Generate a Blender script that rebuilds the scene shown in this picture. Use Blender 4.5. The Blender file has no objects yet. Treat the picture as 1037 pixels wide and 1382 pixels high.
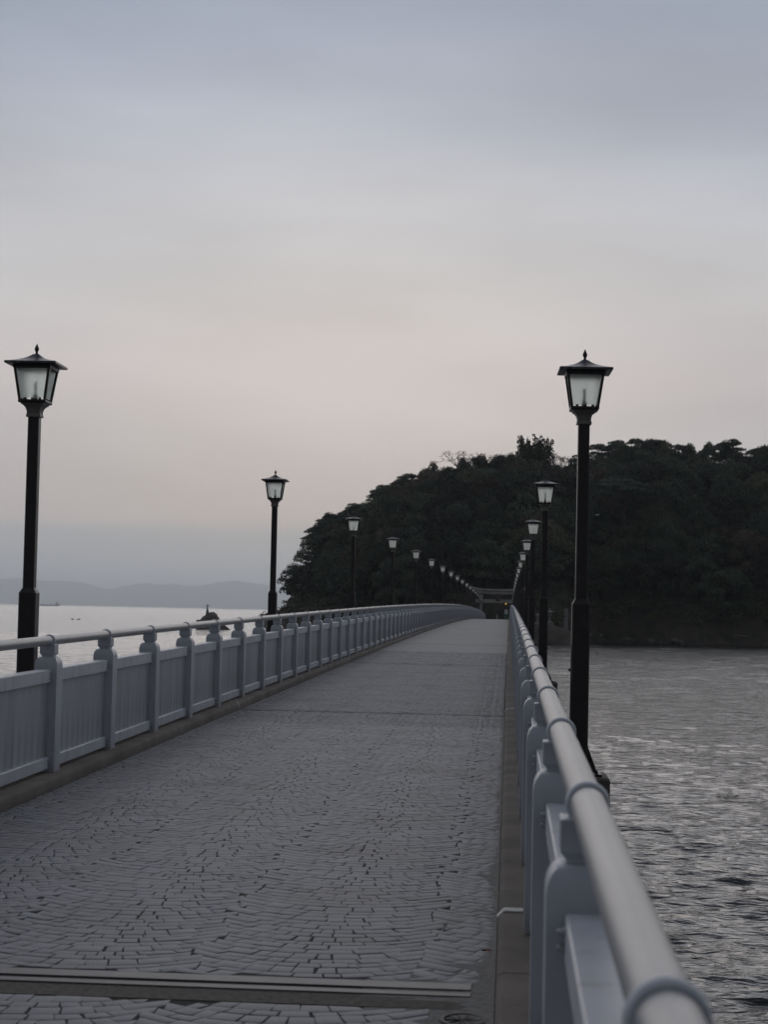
import bpy, math, random
import numpy as np
from mathutils import Vector, Matrix
random.seed(7); rng = np.random.default_rng(7)
sc = bpy.context.scene
C = sc.collection

# ------------------------------------------------------------------ camera
FPX = 2400.0
EYE = 5.0
YAW, PIT, ROLL = math.atan(171.1/FPX), math.atan(134.2/FPX), 0.021
r0 = Vector((math.cos(YAW), math.sin(YAW), 0))
fw = Vector((-math.sin(YAW)*math.cos(PIT), math.cos(YAW)*math.cos(PIT), math.sin(PIT)))
u0 = r0.cross(fw)
cr = r0*math.cos(ROLL)+u0*math.sin(ROLL)
cu = u0*math.cos(ROLL)-r0*math.sin(ROLL)
cam = bpy.data.cameras.new('camera'); camo = bpy.data.objects.new('camera', cam); C.objects.link(camo)
M = Matrix((cr, cu, -fw)).transposed().to_4x4(); M.translation = (0, 0, EYE)
camo.matrix_world = M
cam.sensor_width = 36; cam.lens = FPX/1382*36
cam.clip_start = .05; cam.clip_end = 120000
cam.dof.use_dof = True; cam.dof.focus_distance = 24; cam.dof.aperture_fstop = 6.5
sc.camera = camo

# ------------------------------------------------------------------ world
SUN_EL, SUN_AZ = math.radians(9), math.radians(-5)      # straight ahead, behind the cloud
w = bpy.data.worlds.new('World'); sc.world = w; w.use_nodes = True
nt = w.node_tree; N = nt.nodes; L = nt.links; N.clear()
def nd(t, **k):
    n = N.new(t)
    for a, b in k.items(): setattr(n, a, b)
    return n
def lin(c): return tuple(((v/255)/12.92 if v/255 <= .04045 else ((v/255+.055)/1.055)**2.4) for v in c)+(1,)
out = nd('ShaderNodeOutputWorld'); bg = nd('ShaderNodeBackground')
tc = nd('ShaderNodeTexCoord'); sep = nd('ShaderNodeSeparateXYZ'); L.new(tc.outputs['Generated'], sep.inputs[0])
mp = nd('ShaderNodeMapping'); mp.inputs['Scale'].default_value = (2.2, 2.2, 15); mp.inputs['Rotation'].default_value = (0, .052, .6); mp.inputs['Location'].default_value = (5.08, 4.36, 8.09)
L.new(tc.outputs['Generated'], mp.inputs[0])
n1 = nd('ShaderNodeTexNoise'); n1.inputs['Scale'].default_value = 1.0; n1.inputs['Detail'].default_value = 5; n1.inputs['Roughness'].default_value = .48
L.new(mp.outputs[0], n1.inputs['Vector'])
mp2 = nd('ShaderNodeMapping'); mp2.inputs['Scale'].default_value = (2.6, 2.6, 11); mp2.inputs['Location'].default_value = (.77, 6.27, 2.95); mp2.inputs['Rotation'].default_value = (.1, -.325, .1)
L.new(tc.outputs['Generated'], mp2.inputs[0])
n2 = nd('ShaderNodeTexNoise'); n2.inputs['Scale'].default_value = 1.3; n2.inputs['Detail'].default_value = 6; n2.inputs['Roughness'].default_value = .5
L.new(mp2.outputs[0], n2.inputs['Vector'])
def math_(op, a, b=None):
    m = nd('ShaderNodeMath', operation=op)
    for i, v in enumerate((a, b)):
        if v is None: continue
        if isinstance(v, (int, float)): m.inputs[i].default_value = v
        else: L.new(v, m.inputs[i])
    return m.outputs[0]
zpos = math_('ABSOLUTE', sep.outputs['Z'])
wob = math_('MULTIPLY', math_('SUBTRACT', n1.outputs['Fac'], .5), math_('ADD', .006, math_('MULTIPLY', zpos, .30)))
zz = math_('ADD', zpos, wob)
ramp = nd('ShaderNodeValToRGB'); ramp.color_ramp.interpolation = 'LINEAR'
stops = [(0, (168, 180, 193)), (.020, (168, 178, 189)), (.041, (166, 173, 182)), (.048, (197, 189, 189)), (.075, (193, 188, 190)), (.100, (193, 189, 191)),
         (.130, (205, 198, 200)), (.17, (202, 200, 202)), (.22, (194, 196, 203)), (.27, (175, 182, 195)), (.34, (152, 162, 181)), (.60, (158, 165, 179)), (1, (158, 164, 178))]
cr_ = ramp.color_ramp
cr_.elements[0].position = 0; cr_.elements[0].color = lin(stops[0][1])
cr_.elements[1].position = 1; cr_.elements[1].color = lin(stops[-1][1])
for p_, c_ in stops[1:-1]:
    e = cr_.elements.new(p_); e.color = lin(c_)
L.new(zz, ramp.inputs[0])
# thinner and thicker cloud
mr = nd('ShaderNodeMapRange'); mr.inputs['From Min'].default_value = .3; mr.inputs['From Max'].default_value = .7
mr.inputs['To Min'].default_value = .87; mr.inputs['To Max'].default_value = 1.10
L.new(n2.outputs['Fac'], mr.inputs['Value'])
# brighter towards the sunset, dimmer behind the camera
dot = nd('ShaderNodeVectorMath', operation='DOT_PRODUCT'); L.new(tc.outputs['Generated'], dot.inputs[0])
dot.inputs[1].default_value = (math.sin(-.25), math.cos(-.25), 0)
mz = nd('ShaderNodeMapRange', interpolation_type='SMOOTHSTEP'); mz.inputs['From Min'].default_value = -.8; mz.inputs['From Max'].default_value = 1
mz.inputs['To Min'].default_value = .27; mz.inputs['To Max'].default_value = 1.0
L.new(dot.outputs['Value'], mz.inputs['Value'])
gain = math_('MULTIPLY', mr.outputs[0], mz.outputs[0])
vs = nd('ShaderNodeVectorMath', operation='SCALE'); L.new(ramp.outputs[0], vs.inputs[0]); L.new(gain, vs.inputs['Scale'])
sky = nd('ShaderNodeTexSky', sky_type='NISHITA', sun_disc=False); sky.sun_elevation = SUN_EL; sky.sun_rotation = SUN_AZ
sky.altitude = 0; sky.air_density = 1; sky.dust_density = 1.5
vk = nd('ShaderNodeVectorMath', operation='SCALE'); vk.inputs['Scale'].default_value = .10; L.new(sky.outputs[0], vk.inputs[0])
mx = nd('ShaderNodeMix', data_type='RGBA'); mx.inputs['Factor'].default_value = .025
L.new(vs.outputs[0], mx.inputs['A']); L.new(vk.outputs[0], mx.inputs['B'])
L.new(mx.outputs['Result'], bg.inputs['Color']); bg.inputs['Strength'].default_value = 1.0
L.new(bg.outputs[0], out.inputs['Surface'])
# ------------------------------------------------------------------ sun, exposure
sl = bpy.data.lights.new('sun', 'SUN'); sl.energy = .5; sl.angle = math.radians(60); sl.color = (1, .92, .87)
so = bpy.data.objects.new('sun', sl); C.objects.link(so)
sd = Vector((math.sin(SUN_AZ)*math.cos(SUN_EL), math.cos(SUN_AZ)*math.cos(SUN_EL), math.sin(SUN_EL)))
so.rotation_euler = sd.to_track_quat('Z', 'Y').to_euler()
sc.view_settings.view_transform = 'Standard'; sc.view_settings.look = 'None'
sc.view_settings.exposure = 0; sc.view_settings.gamma = 1; sc.view_settings.use_curve_mapping = False
sc.render.engine = 'CYCLES'
sc.cycles.volume_bounces = 3; sc.cycles.max_bounces = 10; sc.cycles.transmission_bounces = 10; sc.cycles.transparent_max_bounces = 12

# ------------------------------------------------------------------ materials
def mat(name, col, rough=.6, metal=0, spec=.5, noise=None, bump=None, island=None, objrand=None, streak=None):
    m = bpy.data.materials.new(name); m.use_nodes = True
    t = m.node_tree; b = t.nodes['Principled BSDF']
    b.inputs['Roughness'].default_value = rough; b.inputs['Metallic'].default_value = metal
    b.inputs['Specular IOR Level'].default_value = spec
    tco = t.nodes.new('ShaderNodeTexCoord'); src = tco.outputs['Object']
    col = tuple(col)+(1,)
    cur = None
    def rgb(c):
        n = t.nodes.new('ShaderNodeRGB'); n.outputs[0].default_value = tuple(c)+(1,) if len(c) == 3 else c; return n.outputs[0]
    cur = rgb(col)
    for (c2, scale, lo, hi, det, stretch) in (noise or []):
        mpp = t.nodes.new('ShaderNodeMapping'); mpp.inputs['Scale'].default_value = stretch; t.links.new(src, mpp.inputs[0])
        n = t.nodes.new('ShaderNodeTexNoise'); n.inputs['Scale'].default_value = scale; n.inputs['Detail'].default_value = det; n.inputs['Roughness'].default_value = .6
        t.links.new(mpp.outputs[0], n.inputs['Vector'])
        r = t.nodes.new('ShaderNodeMapRange'); r.inputs['From Min'].default_value = lo; r.inputs['From Max'].default_value = hi
        t.links.new(n.outputs['Fac'], r.inputs['Value'])
        x = t.nodes.new('ShaderNodeMix'); x.data_type = 'RGBA'; t.links.new(r.outputs[0], x.inputs['Factor'])
        t.links.new(cur, x.inputs['A']); t.links.new(rgb(c2), x.inputs['B']); cur = x.outputs['Result']
    for kind, amt in (('i', island), ('o', objrand)):
        if not amt: continue
        if kind == 'i': g = t.nodes.new('ShaderNodeNewGeometry'); v = g.outputs['Random Per Island']
        else: g = t.nodes.new('ShaderNodeObjectInfo'); v = g.outputs['Random']
        r = t.nodes.new('ShaderNodeMapRange'); r.inputs['To Min'].default_value = 1-amt; r.inputs['To Max'].default_value = 1+amt
        t.links.new(v, r.inputs['Value'])
        s = t.nodes.new('ShaderNodeVectorMath'); s.operation = 'SCALE'; t.links.new(cur, s.inputs[0]); t.links.new(r.outputs[0], s.inputs['Scale']); cur = s.outputs[0]
    t.links.new(cur, b.inputs['Base Color'])
    if bump:
        scale, strength, dist = bump
        n = t.nodes.new('ShaderNodeTexNoise'); n.inputs['Scale'].default_value = scale; n.inputs['Detail'].default_value = 6
        t.links.new(src, n.inputs['Vector'])
        bp = t.nodes.new('ShaderNodeBump'); bp.inputs['Strength'].default_value = strength; bp.inputs['Distance'].default_value = dist
        t.links.new(n.outputs['Fac'], bp.inputs['Height']); t.links.new(bp.outputs[0], b.inputs['Normal'])
    return m
I3 = (1, 1, 1)
M_paint = mat('rail_paint', (.60, .62, .655), .40, noise=[((.49, .505, .525), 3.0, .45, .75, 6, I3), ((.34, .32, .29), 7, .56, .82, 7, (1, 1, .16)), ((.26, .20, .14), 30, .69, .80, 4, (1, 1, .4))], bump=(160, .05, .002))
M_pipe = mat('pipe_paint', (.355, .36, .362), .33, noise=[((.30, .30, .29), 5.0, .42, .7, 7, (3, .5, 3)), ((.27, .25, .22), 6, .58, .85, 7, (1, .3, 1)), ((.22, .18, .14), 40, .68, .8, 4, I3)], bump=(120, .06, .002))
M_slat = mat('slat_paint', (.57, .58, .59), .45, noise=[((.38, .375, .36), 2.4, .42, .7, 6, (4, 4, .7))], objrand=.08)
M_bolt = mat('steel_bolt', (.5, .5, .5), .3, 1)
M_lamp = mat('lamp_iron', (.027, .022, .022), .42, noise=[((.042, .036, .034), 9, .5, .75, 6, I3)], bump=(70, .15, .003))
M_roof = mat('lamp_roof_metal', (.055, .053, .060), .38, noise=[((.33, .33, .34), 30, .60, .74, 6, I3)], bump=(90, .2, .002))
M_neck = mat('lamp_neck_metal', (.25, .23, .21), .5, noise=[((.15, .135, .12), 18, .45, .7, 5, I3)])
M_conc = mat('concrete', (.22, .188, .158), .9, noise=[((.13, .108, .088), 1.6, .4, .7, 8, I3), ((.29, .265, .235), 40, .58, .8, 4, I3)], bump=(60, .4, .006), objrand=.08)
M_concl = mat('bridge_concrete', (.22, .21, .195), .9, noise=[((.12, .11, .10), .5, .4, .7, 8, (1, 1, .3))], bump=(30, .3, .01))
M_white = mat('white_strip', (.66, .65, .61), .6, noise=[((.42, .39, .33), 30, .5, .7, 5, I3)])
M_sett = mat('granite_sett', (.245, .253, .266), .57, spec=.38, noise=[((.146, .151, .160), 240, .48, .62, 2, I3), ((.35, .355, .365), 330, .60, .72, 1, I3), ((.168, .166, .163), 1.1, .45, .68, 6, I3)], bump=(220, .12, .002), island=.09, objrand=.09)
M_sett_far = mat('granite_far', (.200, .207, .217), .60, spec=.36, noise=[((.16, .164, .172), 9, .42, .62, 6, (1, .6, 1)), ((.168, .166, .162), .9, .45, .68, 6, I3)], bump=(40, .3, .004))
M_mortar = mat('joint_fill', (.035, .031, .028), .95, noise=[((.10, .09, .078), 5, .5, .7, 5, I3)])
M_steel = mat('joint_steel', (.125, .123, .12), .5, .2, noise=[((.16, .155, .15), 20, .55, .75, 5, (.5, 4, 1)), ((.06, .052, .045), 3, .5, .7, 6, I3)])
M_joint = mat('expansion_joint', (.12, .12, .12), .7, noise=[((.07, .068, .065), 6, .45, .7, 5, I3)])
M_rub = mat('joint_rubber', (.03, .032, .036), .6)
M_strip = mat('joint_mortar_bed', (.15, .13, .105), .95, noise=[((.085, .073, .06), 30, .45, .65, 6, I3), ((.13, .11, .085), 90, .58, .7, 3, I3)], bump=(120, .6, .004))
M_sand = mat('sand_dirt', (.255, .242, .225), .9, noise=[((.17, .158, .142), 26, .45, .65, 7, I3), ((.42, .40, .36), 160, .6, .72, 2, I3)], bump=(150, .7, .004))
M_iron = mat('cast_iron', (.045, .042, .04), .6, .3, noise=[((.08, .065, .05), 40, .5, .7, 5, I3)])
M_stone = mat('torii_stone', (.46, .43, .39), .9, noise=[((.30, .28, .25), .7, .4, .7, 7, I3)], bump=(6, .3, .02))
M_lant = mat('grey_stone', (.32, .305, .285), .9, noise=[((.19, .18, .165), 2, .4, .7, 7, I3)], bump=(20, .4, .02))
M_rock = mat('shore_rock', (.135, .112, .090), .9, noise=[((.075, .063, .053), .6, .4, .7, 8, I3), ((.20, .17, .135), 2.5, .55, .75, 6, I3)], bump=(3, .6, .15))
M_wall = mat('wall_stone', (.23, .19, .15), .9, noise=[((.12, .10, .08), .8, .4, .7, 8, I3), ((.30, .26, .21), 3, .56, .75, 6, I3)], bump=(4, .5, .08))
M_bank = mat('bank', (.075, .062, .048), .95, noise=[((.035, .038, .024), .35, .45, .65, 8, I3), ((.085, .068, .05), 1.2, .58, .75, 6, I3)], bump=(2, .6, .3))
M_bronze = mat('bronze', (.05, .10, .095), .55, .3, noise=[((.09, .15, .14), 6, .5, .7, 5, I3)])
M_hill = mat('far_hill', (.05, .065, .06), .95, noise=[((.075, .085, .07), .004, .4, .7, 8, I3)])
M_ship = mat('ship_paint', (.10, .14, .20), .6, noise=[((.07, .10, .14), .2, .4, .7, 4, I3)])
M_shipw = mat('ship_white', (.5, .5, .5), .6)
M_bird = mat('gull_white', (.75, .75, .74), .8, noise=[((.45, .46, .48), 4, .5, .7, 3, I3)])
M_duck = mat('duck_dark', (.05, .045, .04), .8, noise=[((.1, .09, .07), 8, .5, .7, 3, I3)])
M_weed = mat('seaweed', (.035, .055, .02), .6, noise=[((.06, .05, .02), 8, .5, .7, 3, I3)])
M_signw = mat('sign_white', (.62, .63, .62), .6); M_signg = mat('sign_green', (.05, .17, .10), .6)
M_bark = mat('bark', (.045, .036, .029), .95, noise=[((.075, .062, .05), 4, .5, .7, 5, (1, 1, .2))])
M_butt = mat('cigarette_filter', (.42, .20, .08), .8); M_buttw = mat('cigarette_paper', (.02, .02, .02), .8)
def leafmat(name, c, c2):
    m = mat(name, c, .75, spec=.25, noise=[(c2, .35, .40, .66, 5, I3)], island=.25, objrand=.62)
    return m
M_leaf = [leafmat('leaf_evergreen', (.044, .064, .038), (.064, .084, .044)), leafmat('leaf_olive', (.072, .076, .040), (.096, .094, .049)),
          leafmat('leaf_pine', (.030, .048, .035), (.044, .062, .042)), leafmat('leaf_russet', (.090, .064, .044), (.070, .066, .040))]
M_amber = bpy.data.materials.new('amber_light'); M_amber.use_nodes = True
_b = M_amber.node_tree.nodes['Principled BSDF']; _b.inputs['Base Color'].default_value = (.6, .35, .03, 1)
_b.inputs['Emission Color'].default_value = (1, .6, .05, 1); _b.inputs['Emission Strength'].default_value = .55
M_glass = bpy.data.materials.new('frosted_glass'); M_glass.use_nodes = True
t = M_glass.node_tree; t.nodes.clear()
o_ = t.nodes.new('ShaderNodeOutputMaterial'); tr = t.nodes.new('ShaderNodeBsdfTranslucent'); tp = t.nodes.new('ShaderNodeBsdfTransparent'); df = t.nodes.new('ShaderNodeBsdfDiffuse'); gl = t.nodes.new('ShaderNodeBsdfGlossy')
tr.inputs[0].default_value = (.985, .995, .99, 1); tp.inputs[0].default_value = (.965, .99, .978, 1); df.inputs[0].default_value = (.6, .63, .62, 1); gl.inputs['Roughness'].default_value = .25
rf = t.nodes.new('ShaderNodeBsdfRefraction'); rf.inputs['Color'].default_value = (.925, .95, .942, 1); rf.inputs['Roughness'].default_value = .46; rf.inputs['IOR'].default_value = 1.45
m1 = t.nodes.new('ShaderNodeMixShader'); m1.inputs[0].default_value = .14; t.links.new(rf.outputs[0], m1.inputs[1]); t.links.new(tr.outputs[0], m1.inputs[2])
m2 = t.nodes.new('ShaderNodeMixShader'); m2.inputs[0].default_value = .12; t.links.new(m1.outputs[0], m2.inputs[1]); t.links.new(tp.outputs[0], m2.inputs[2])
m3 = t.nodes.new('ShaderNodeMixShader'); m3.inputs[0].default_value = .03; t.links.new(m2.outputs[0], m3.inputs[1]); t.links.new(gl.outputs[0], m3.inputs[2])
t.links.new(m3.outputs[0], o_.inputs[0])
# water
M_water = bpy.data.materials.new('sea_water'); M_water.use_nodes = True
t = M_water.node_tree; b = t.nodes['Principled BSDF']
b.inputs['Base Color'].default_value = (.012, .017, .018, 1); b.inputs['Roughness'].default_value = .09; b.inputs['IOR'].default_value = 1.333
tco = t.nodes.new('ShaderNodeTexCoord')
hs = None
for sc_, amp, st, rt in ((2.0, .125, (.55, 1.4, 1), .18), (6.5, .024, (.6, 1.3, 1), -.15), (.7, .12, (.6, 1.3, 1), .1), (.22, .16, (.6, 1.3, 1), .1)):
    mpp = t.nodes.new('ShaderNodeMapping'); mpp.inputs['Scale'].default_value = st; mpp.inputs['Rotation'].default_value = (0, 0, rt); t.links.new(tco.outputs['Object'], mpp.inputs[0])
    n = t.nodes.new('ShaderNodeTexNoise'); n.inputs['Scale'].default_value = sc_; n.inputs['Detail'].default_value = 3; t.links.new(mpp.outputs[0], n.inputs['Vector'])
    ml = t.nodes.new('ShaderNodeMath'); ml.operation = 'MULTIPLY'; ml.inputs[1].default_value = amp; t.links.new(n.outputs['Fac'], ml.inputs[0])
    if hs is None: hs = ml.outputs[0]
    else:
        ad = t.nodes.new('ShaderNodeMath'); ad.operation = 'ADD'; t.links.new(hs, ad.inputs[0]); t.links.new(ml.outputs[0], ad.inputs[1]); hs = ad.outputs[0]
bp = t.nodes.new('ShaderNodeBump'); bp.inputs['Strength'].default_value = 1.0; bp.inputs['Distance'].default_value = 1.0
t.links.new(hs, bp.inputs['Height']); t.links.new(bp.outputs[0], b.inputs['Normal'])

# ------------------------------------------------------------------ mesh helpers
class MB:
    def __init__(s): s.v = []; s.f = []
    def box(s, x0, x1, y0, y1, z0, z1, bev=0):
        if bev:
            s.loft([(x0+bev, x1-bev, y0+bev, y1-bev, z0), (x0, x1, y0, y1, z0+bev), (x0, x1, y0, y1, z1-bev), (x0+bev, x1-bev, y0+bev, y1-bev, z1)]); return s
        s.loft([(x0, x1, y0, y1, z0), (x0, x1, y0, y1, z1)]); return s
    def loft(s, rings, cap=True):                      # stacked rectangles
        n = len(s.v)
        for (x0, x1, y0, y1, z) in rings: s.v += [(x0, y0, z), (x1, y0, z), (x1, y1, z), (x0, y1, z)]
        for i in range(len(rings)-1):
            for k in range(4):
                a = n+4*i+k; b_ = n+4*i+(k+1) % 4
                s.f.append((a, b_, b_+4, a+4))
        if cap:
            s.f.append((n+3, n+2, n+1, n)); e = n+4*(len(rings)-1); s.f.append((e, e+1, e+2, e+3))
        return s
    def sq(s, prof, cx=0, cy=0):                        # (half width, z) square lathe
        return s.loft([(cx-h, cx+h, cy-h, cy+h, z) for h, z in prof])
    def lathe(s, prof, n=12, cx=0, cy=0, rot=0):
        k0 = len(s.v)
        for r, z in prof:
            for k in range(n):
                a = 2*math.pi*k/n+rot; s.v.append((cx+r*math.cos(a), cy+r*math.sin(a), z))
        for i in range(len(prof)-1):
            for k in range(n):
                a = k0+i*n+k; b_ = k0+i*n+(k+1) % n
                s.f.append((a, b_, b_+n, a+n))
        s.f.append(tuple(k0+k for k in reversed(range(n)))); s.f.append(tuple(k0+(len(prof)-1)*n+k for k in range(n)))
        return s
    def tube(s, p, q, ra, rb, n=6):
        p, q = Vector(p), Vector(q); d = (q-p)
        a = d.orthogonal().normalized(); b_ = d.normalized().cross(a); k0 = len(s.v)
        for c, r in ((p, ra), (q, rb)):
            for k in range(n):
                an = 2*math.pi*k/n; s.v.append(tuple(c+a*(r*math.cos(an))+b_*(r*math.sin(an))))
        for k in range(n): s.f.append((k0+k, k0+(k+1) % n, k0+n+(k+1) % n, k0+n+k))
        s.f.append(tuple(k0+k for k in reversed(range(n)))); s.f.append(tuple(k0+n+k for k in range(n)))
        return s
    def poly(s, pts, h):                                # prism of a flat outline extruded by vector h
        k0 = len(s.v); n = len(pts); s.v += [tuple(p) for p in pts]; s.v += [tuple(Vector(p)+Vector(h)) for p in pts]
        s.f.append(tuple(k0+k for k in reversed(range(n)))); s.f.append(tuple(k0+n+k for k in range(n)))
        for k in range(n): s.f.append((k0+k, k0+(k+1) % n, k0+n+(k+1) % n, k0+n+k))
        return s
    def mesh(s, name, m, smooth=False):
        me = bpy.data.meshes.new(name); me.from_pydata(s.v, [], s.f); me.validate(); me.update()
        fix(me); me.materials.append(m)
        if smooth: shade(me, smooth)
        return me
import bmesh
def fix(me):
    bm = bmesh.new(); bm.from_mesh(me); bmesh.ops.recalc_face_normals(bm, faces=bm.faces); bm.to_mesh(me); bm.free()
def shade(me, ang=40):
    me.polygons.foreach_set('use_smooth', [True]*len(me.polygons))
    if ang < 180: me.set_sharp_from_angle(angle=math.radians(ang))
def ob(name, me, parent=None, loc=None, rot=None, scale=None):
    o = bpy.data.objects.new(name, me); C.objects.link(o)
    if parent: o.parent = parent
    if loc is not None: o.location = loc
    if rot is not None: o.rotation_euler = rot
    if scale is not None: o.scale = scale
    return o
def thing(name, label, cat, loc=(0, 0, 0), rotz=0, group=None, me=None):
    o = ob(name, me, None, loc, (0, 0, rotz)); o['label'] = label; o['category'] = cat
    if group: o['group'] = group
    return o
def struct(name, me, loc=(0, 0, 0)):
    o = ob(name, me, None, loc); o['kind'] = 'structure'; return o
def copy_tree(o, parent=None):
    c = o.copy(); C.objects.link(c)
    if parent: c.parent = parent
    for ch in list(o.children): copy_tree(ch, c)
    return c
def npmesh(name, V, F, m, smooth=0, mi=None):
    me = bpy.data.meshes.new(name); V = np.asarray(V, np.float32); F = np.asarray(F, np.int32)
    k = F.shape[1]
    me.vertices.add(len(V)); me.vertices.foreach_set('co', V.ravel())
    me.loops.add(F.size); me.loops.foreach_set('vertex_index', F.ravel())
    me.polygons.add(len(F)); me.polygons.foreach_set('loop_start', np.arange(0, F.size, k, dtype=np.int32))
    for mm in (m if isinstance(m, list) else [m]): me.materials.append(mm)
    if mi is not None: me.polygons.foreach_set('material_index', np.asarray(mi, np.int32))
    me.update(calc_edges=True); me.validate()
    if smooth: shade(me, smooth)
    return me
def at(px, py, Y):                                     # a place in the scene seen at that pixel of the photograph, Y metres ahead
    x = (px-518.5)/FPX; y = (py-691)/FPX
    d = fw+cr*x-cu*y
    return Vector((0, 0, EYE))+d*(Y/d.y)

# ------------------------------------------------------------------ bridge profile
HD = 1.683
def zd(y): return EYE-HD+32.889*(y/FPX)-240.58*(y/FPX)**2
def sl_(y): return math.atan((32.889/FPX-2*240.58*y/FPX**2))
XKL, XKR = -3.66, -.029
KH = .095
XPL, XPR = -3.86, .192
YS, YE = -6.3, 290.5
P = .00088*FPX
JY = [24.2+8*P*k for k in range(0, 16)]             # expansion joints

# ------------------------------------------------------------------ water
def build_water():
    th = np.concatenate([np.linspace(-180, -20, 36)[:-1], np.linspace(-20, -5, 90)[:-1], np.linspace(-5, .8, 40)[:-1], np.linspace(.8, 10, 330)[:-1], np.linspace(10, 180, 44)[:-1]])
    th = np.radians(th)
    rr = [3.0]
    while rr[-1] < 46000:
        r = rr[-1]
        rr.append(r*(1.03 if r < 18 else 1.0035 if r > 18 and r < 320 else 1.01 if r < 420 else 1.014 if r < 1500 else 1.12))
    rr = np.array([.3]+rr)
    R, T = np.meshgrid(rr, th, indexing='ij')
    X = R*np.sin(T); Y = R*np.cos(T); Z = np.zeros_like(X); DX = np.zeros_like(X); DY = np.zeros_like(X)
    g = np.random.default_rng(3)
    dr = np.gradient(rr)[:, None]
    dth = np.gradient(th)[None, :]
    for k in range(56):
        lam = .22*(1.5/.22)**(g.random()**.9)
        ang = math.pi/2+g.normal(0, .48)+.12            # crests mostly across the view
        kx, ky = 2*math.pi/lam*math.cos(ang), 2*math.pi/lam*math.sin(ang)
        amp = .0060*lam**.95
        ph = g.random()*6.28
        res = np.maximum(dr*abs(np.cos(ang)*0+1), 0*R)
        fade = np.clip((lam/np.maximum(res, 1e-6)-2.0)/2, 0, 1)*np.clip((lam/np.maximum(R*dth, 1e-6)-2)/3, 0, 1)
        # left side of the bridge lies calmer
        calm = np.where(X > -2, 1.0, .7)
        ph_ = kx*X+ky*Y+ph+.7*np.sin(.13*X+.09*Y+k)
        A_ = amp*fade*calm; Z += A_*np.sin(ph_); c_ = .75*A_*np.cos(ph_); DX += c_*math.cos(ang); DY += c_*math.sin(ang)
    offs = np.clip((R-55)/110, 0, 1); offs = offs*offs*(3-2*offs)
    for k in range(20):
        lam = 2.2*(6/2.2)**g.random(); ang = math.pi/2+g.normal(0, .45)+.12; ph = g.random()*6.28
        fade = np.clip((lam/np.maximum(dr, 1e-6)-2.0)/2, 0, 1)*np.clip((lam/np.maximum(R*dth, 1e-6)-2)/3, 0, 1)
        ph_ = 2*math.pi/lam*(math.cos(ang)*X+math.sin(ang)*Y)+ph+.6*np.sin(.11*X+.07*Y+k)
        A_ = .0046*lam*fade*offs; Z += A_*np.sin(ph_); c_ = .8*A_*np.cos(ph_); DX += c_*math.cos(ang); DY += c_*math.sin(ang)
    # gusts: patches of rougher and smoother water
    gust = .75+.35*np.sin(.045*X+.03*Y+1)*np.sin(.021*Y-.05*X)
    shore = np.clip((345-Y)/40, .6, 1)
    gs_ = gust*np.where((X > 0) & (Y > 0), shore, 1); Z *= gs_; X = X+DX*gs_; Y = Y+DY*gs_
    nr, nth = R.shape
    V = np.stack([X, Y, Z], -1).reshape(-1, 3)
    i = np.arange(nr-1)[:, None]*nth; j = np.arange(nth)[None, :]; j2 = (j+1) % nth
    F = np.stack([i+j, i+j2, i+nth+j2, i+nth+j], -1).reshape(-1, 4)
    me = npmesh('water', V, F[:, ::-1], M_water, 180)
    return struct('water', me)
build_water()

# ------------------------------------------------------------------ far hills across the bay
def ridge(name, ypos, pts, seed):
    g = np.random.default_rng(seed); xs = []; zs = []
    n = 240
    px = np.linspace(pts[0][0], pts[-1][0], n); py = np.interp(px, [p[0] for p in pts], [p[1] for p in pts])
    for k in range(n):
        p = at(px[k], py[k], ypos); xs.append(p.x); zs.append(p.z)
    zs = np.array(zs); xs = np.array(xs)
    for q in (7, 15, 31, 60): zs += (22/q)*np.interp(np.arange(n), np.linspace(0, n-1, q*3), g.normal(0, 1, q*3))
    V = []; prof = [(-2600, -.0), (-1700, .35), (-900, .62), (-300, .9), (0, 1), (400, .85), (1800, .3), (2600, -.02)]
    m = len(prof)
    for k in range(n):
        for dy, s in prof:
            V.append((xs[k], ypos+dy+g.normal(0, 60), max(zs[k], 2)*s*(1+g.normal(0, .05)*(abs(s-1) > .01))-2))
    F = [(k*m+i, (k+1)*m+i, (k+1)*m+i+1, k*m+i+1) for k in range(n-1) for i in range(m-1)]
    me = npmesh(name, V, F, M_hill, 180); return struct(name, me)
ridge('hills', 26000, [(-900, 800), (-500, 790), (-250, 797), (-90, 790), (0, 781.5), (25, 780.5), (60, 784), (90, 784), (115, 787), (135, 793), (150, 795), (180, 788), (200, 786), (215, 789), (235, 788), (255, 792), (280, 789), (300, 784.5), (320, 783), (345, 787), (380, 793), (450, 800), (560, 812), (640, 824)], 4)

# ------------------------------------------------------------------ island
SIL = [(330, 835), (378, 806), (392, 768), (399, 742), (420, 716), (450, 694), (480, 684), (500, 674), (520, 660), (545, 645), (575, 634), (600, 624), (632, 618), (660, 620), (690, 617), (720, 616), (745, 620), (762, 620), (780, 618), (800, 610), (830, 601), (860, 596), (895, 599), (920, 604), (950, 604), (985, 598), (1005, 605), (1037, 608), (1100, 622), (1200, 650), (1350, 720), (1500, 810)]
YC = 385.0
_sx = [at(a, b, YC).x for a, b in SIL]; _sz = [at(a, b, YC).z for a, b in SIL]
def S(x): return float(np.interp(x, _sx, _sz))
def shoreY(x):
    q_ = min(1, max(0, (x-7)/12)); base = 314+24*q_*q_*(3-2*q_)+2.2*math.sin(x*.11)+1.3*math.sin(x*.31+1)
    if x < -12: base += 95*(1-math.sqrt(max(0, 1-min(1, (-12-x)/42)**2)))
    if x > 70: base += 90*(1-math.sqrt(max(0, 1-min(1, (x-70)/70)**2)))
    return base
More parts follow.
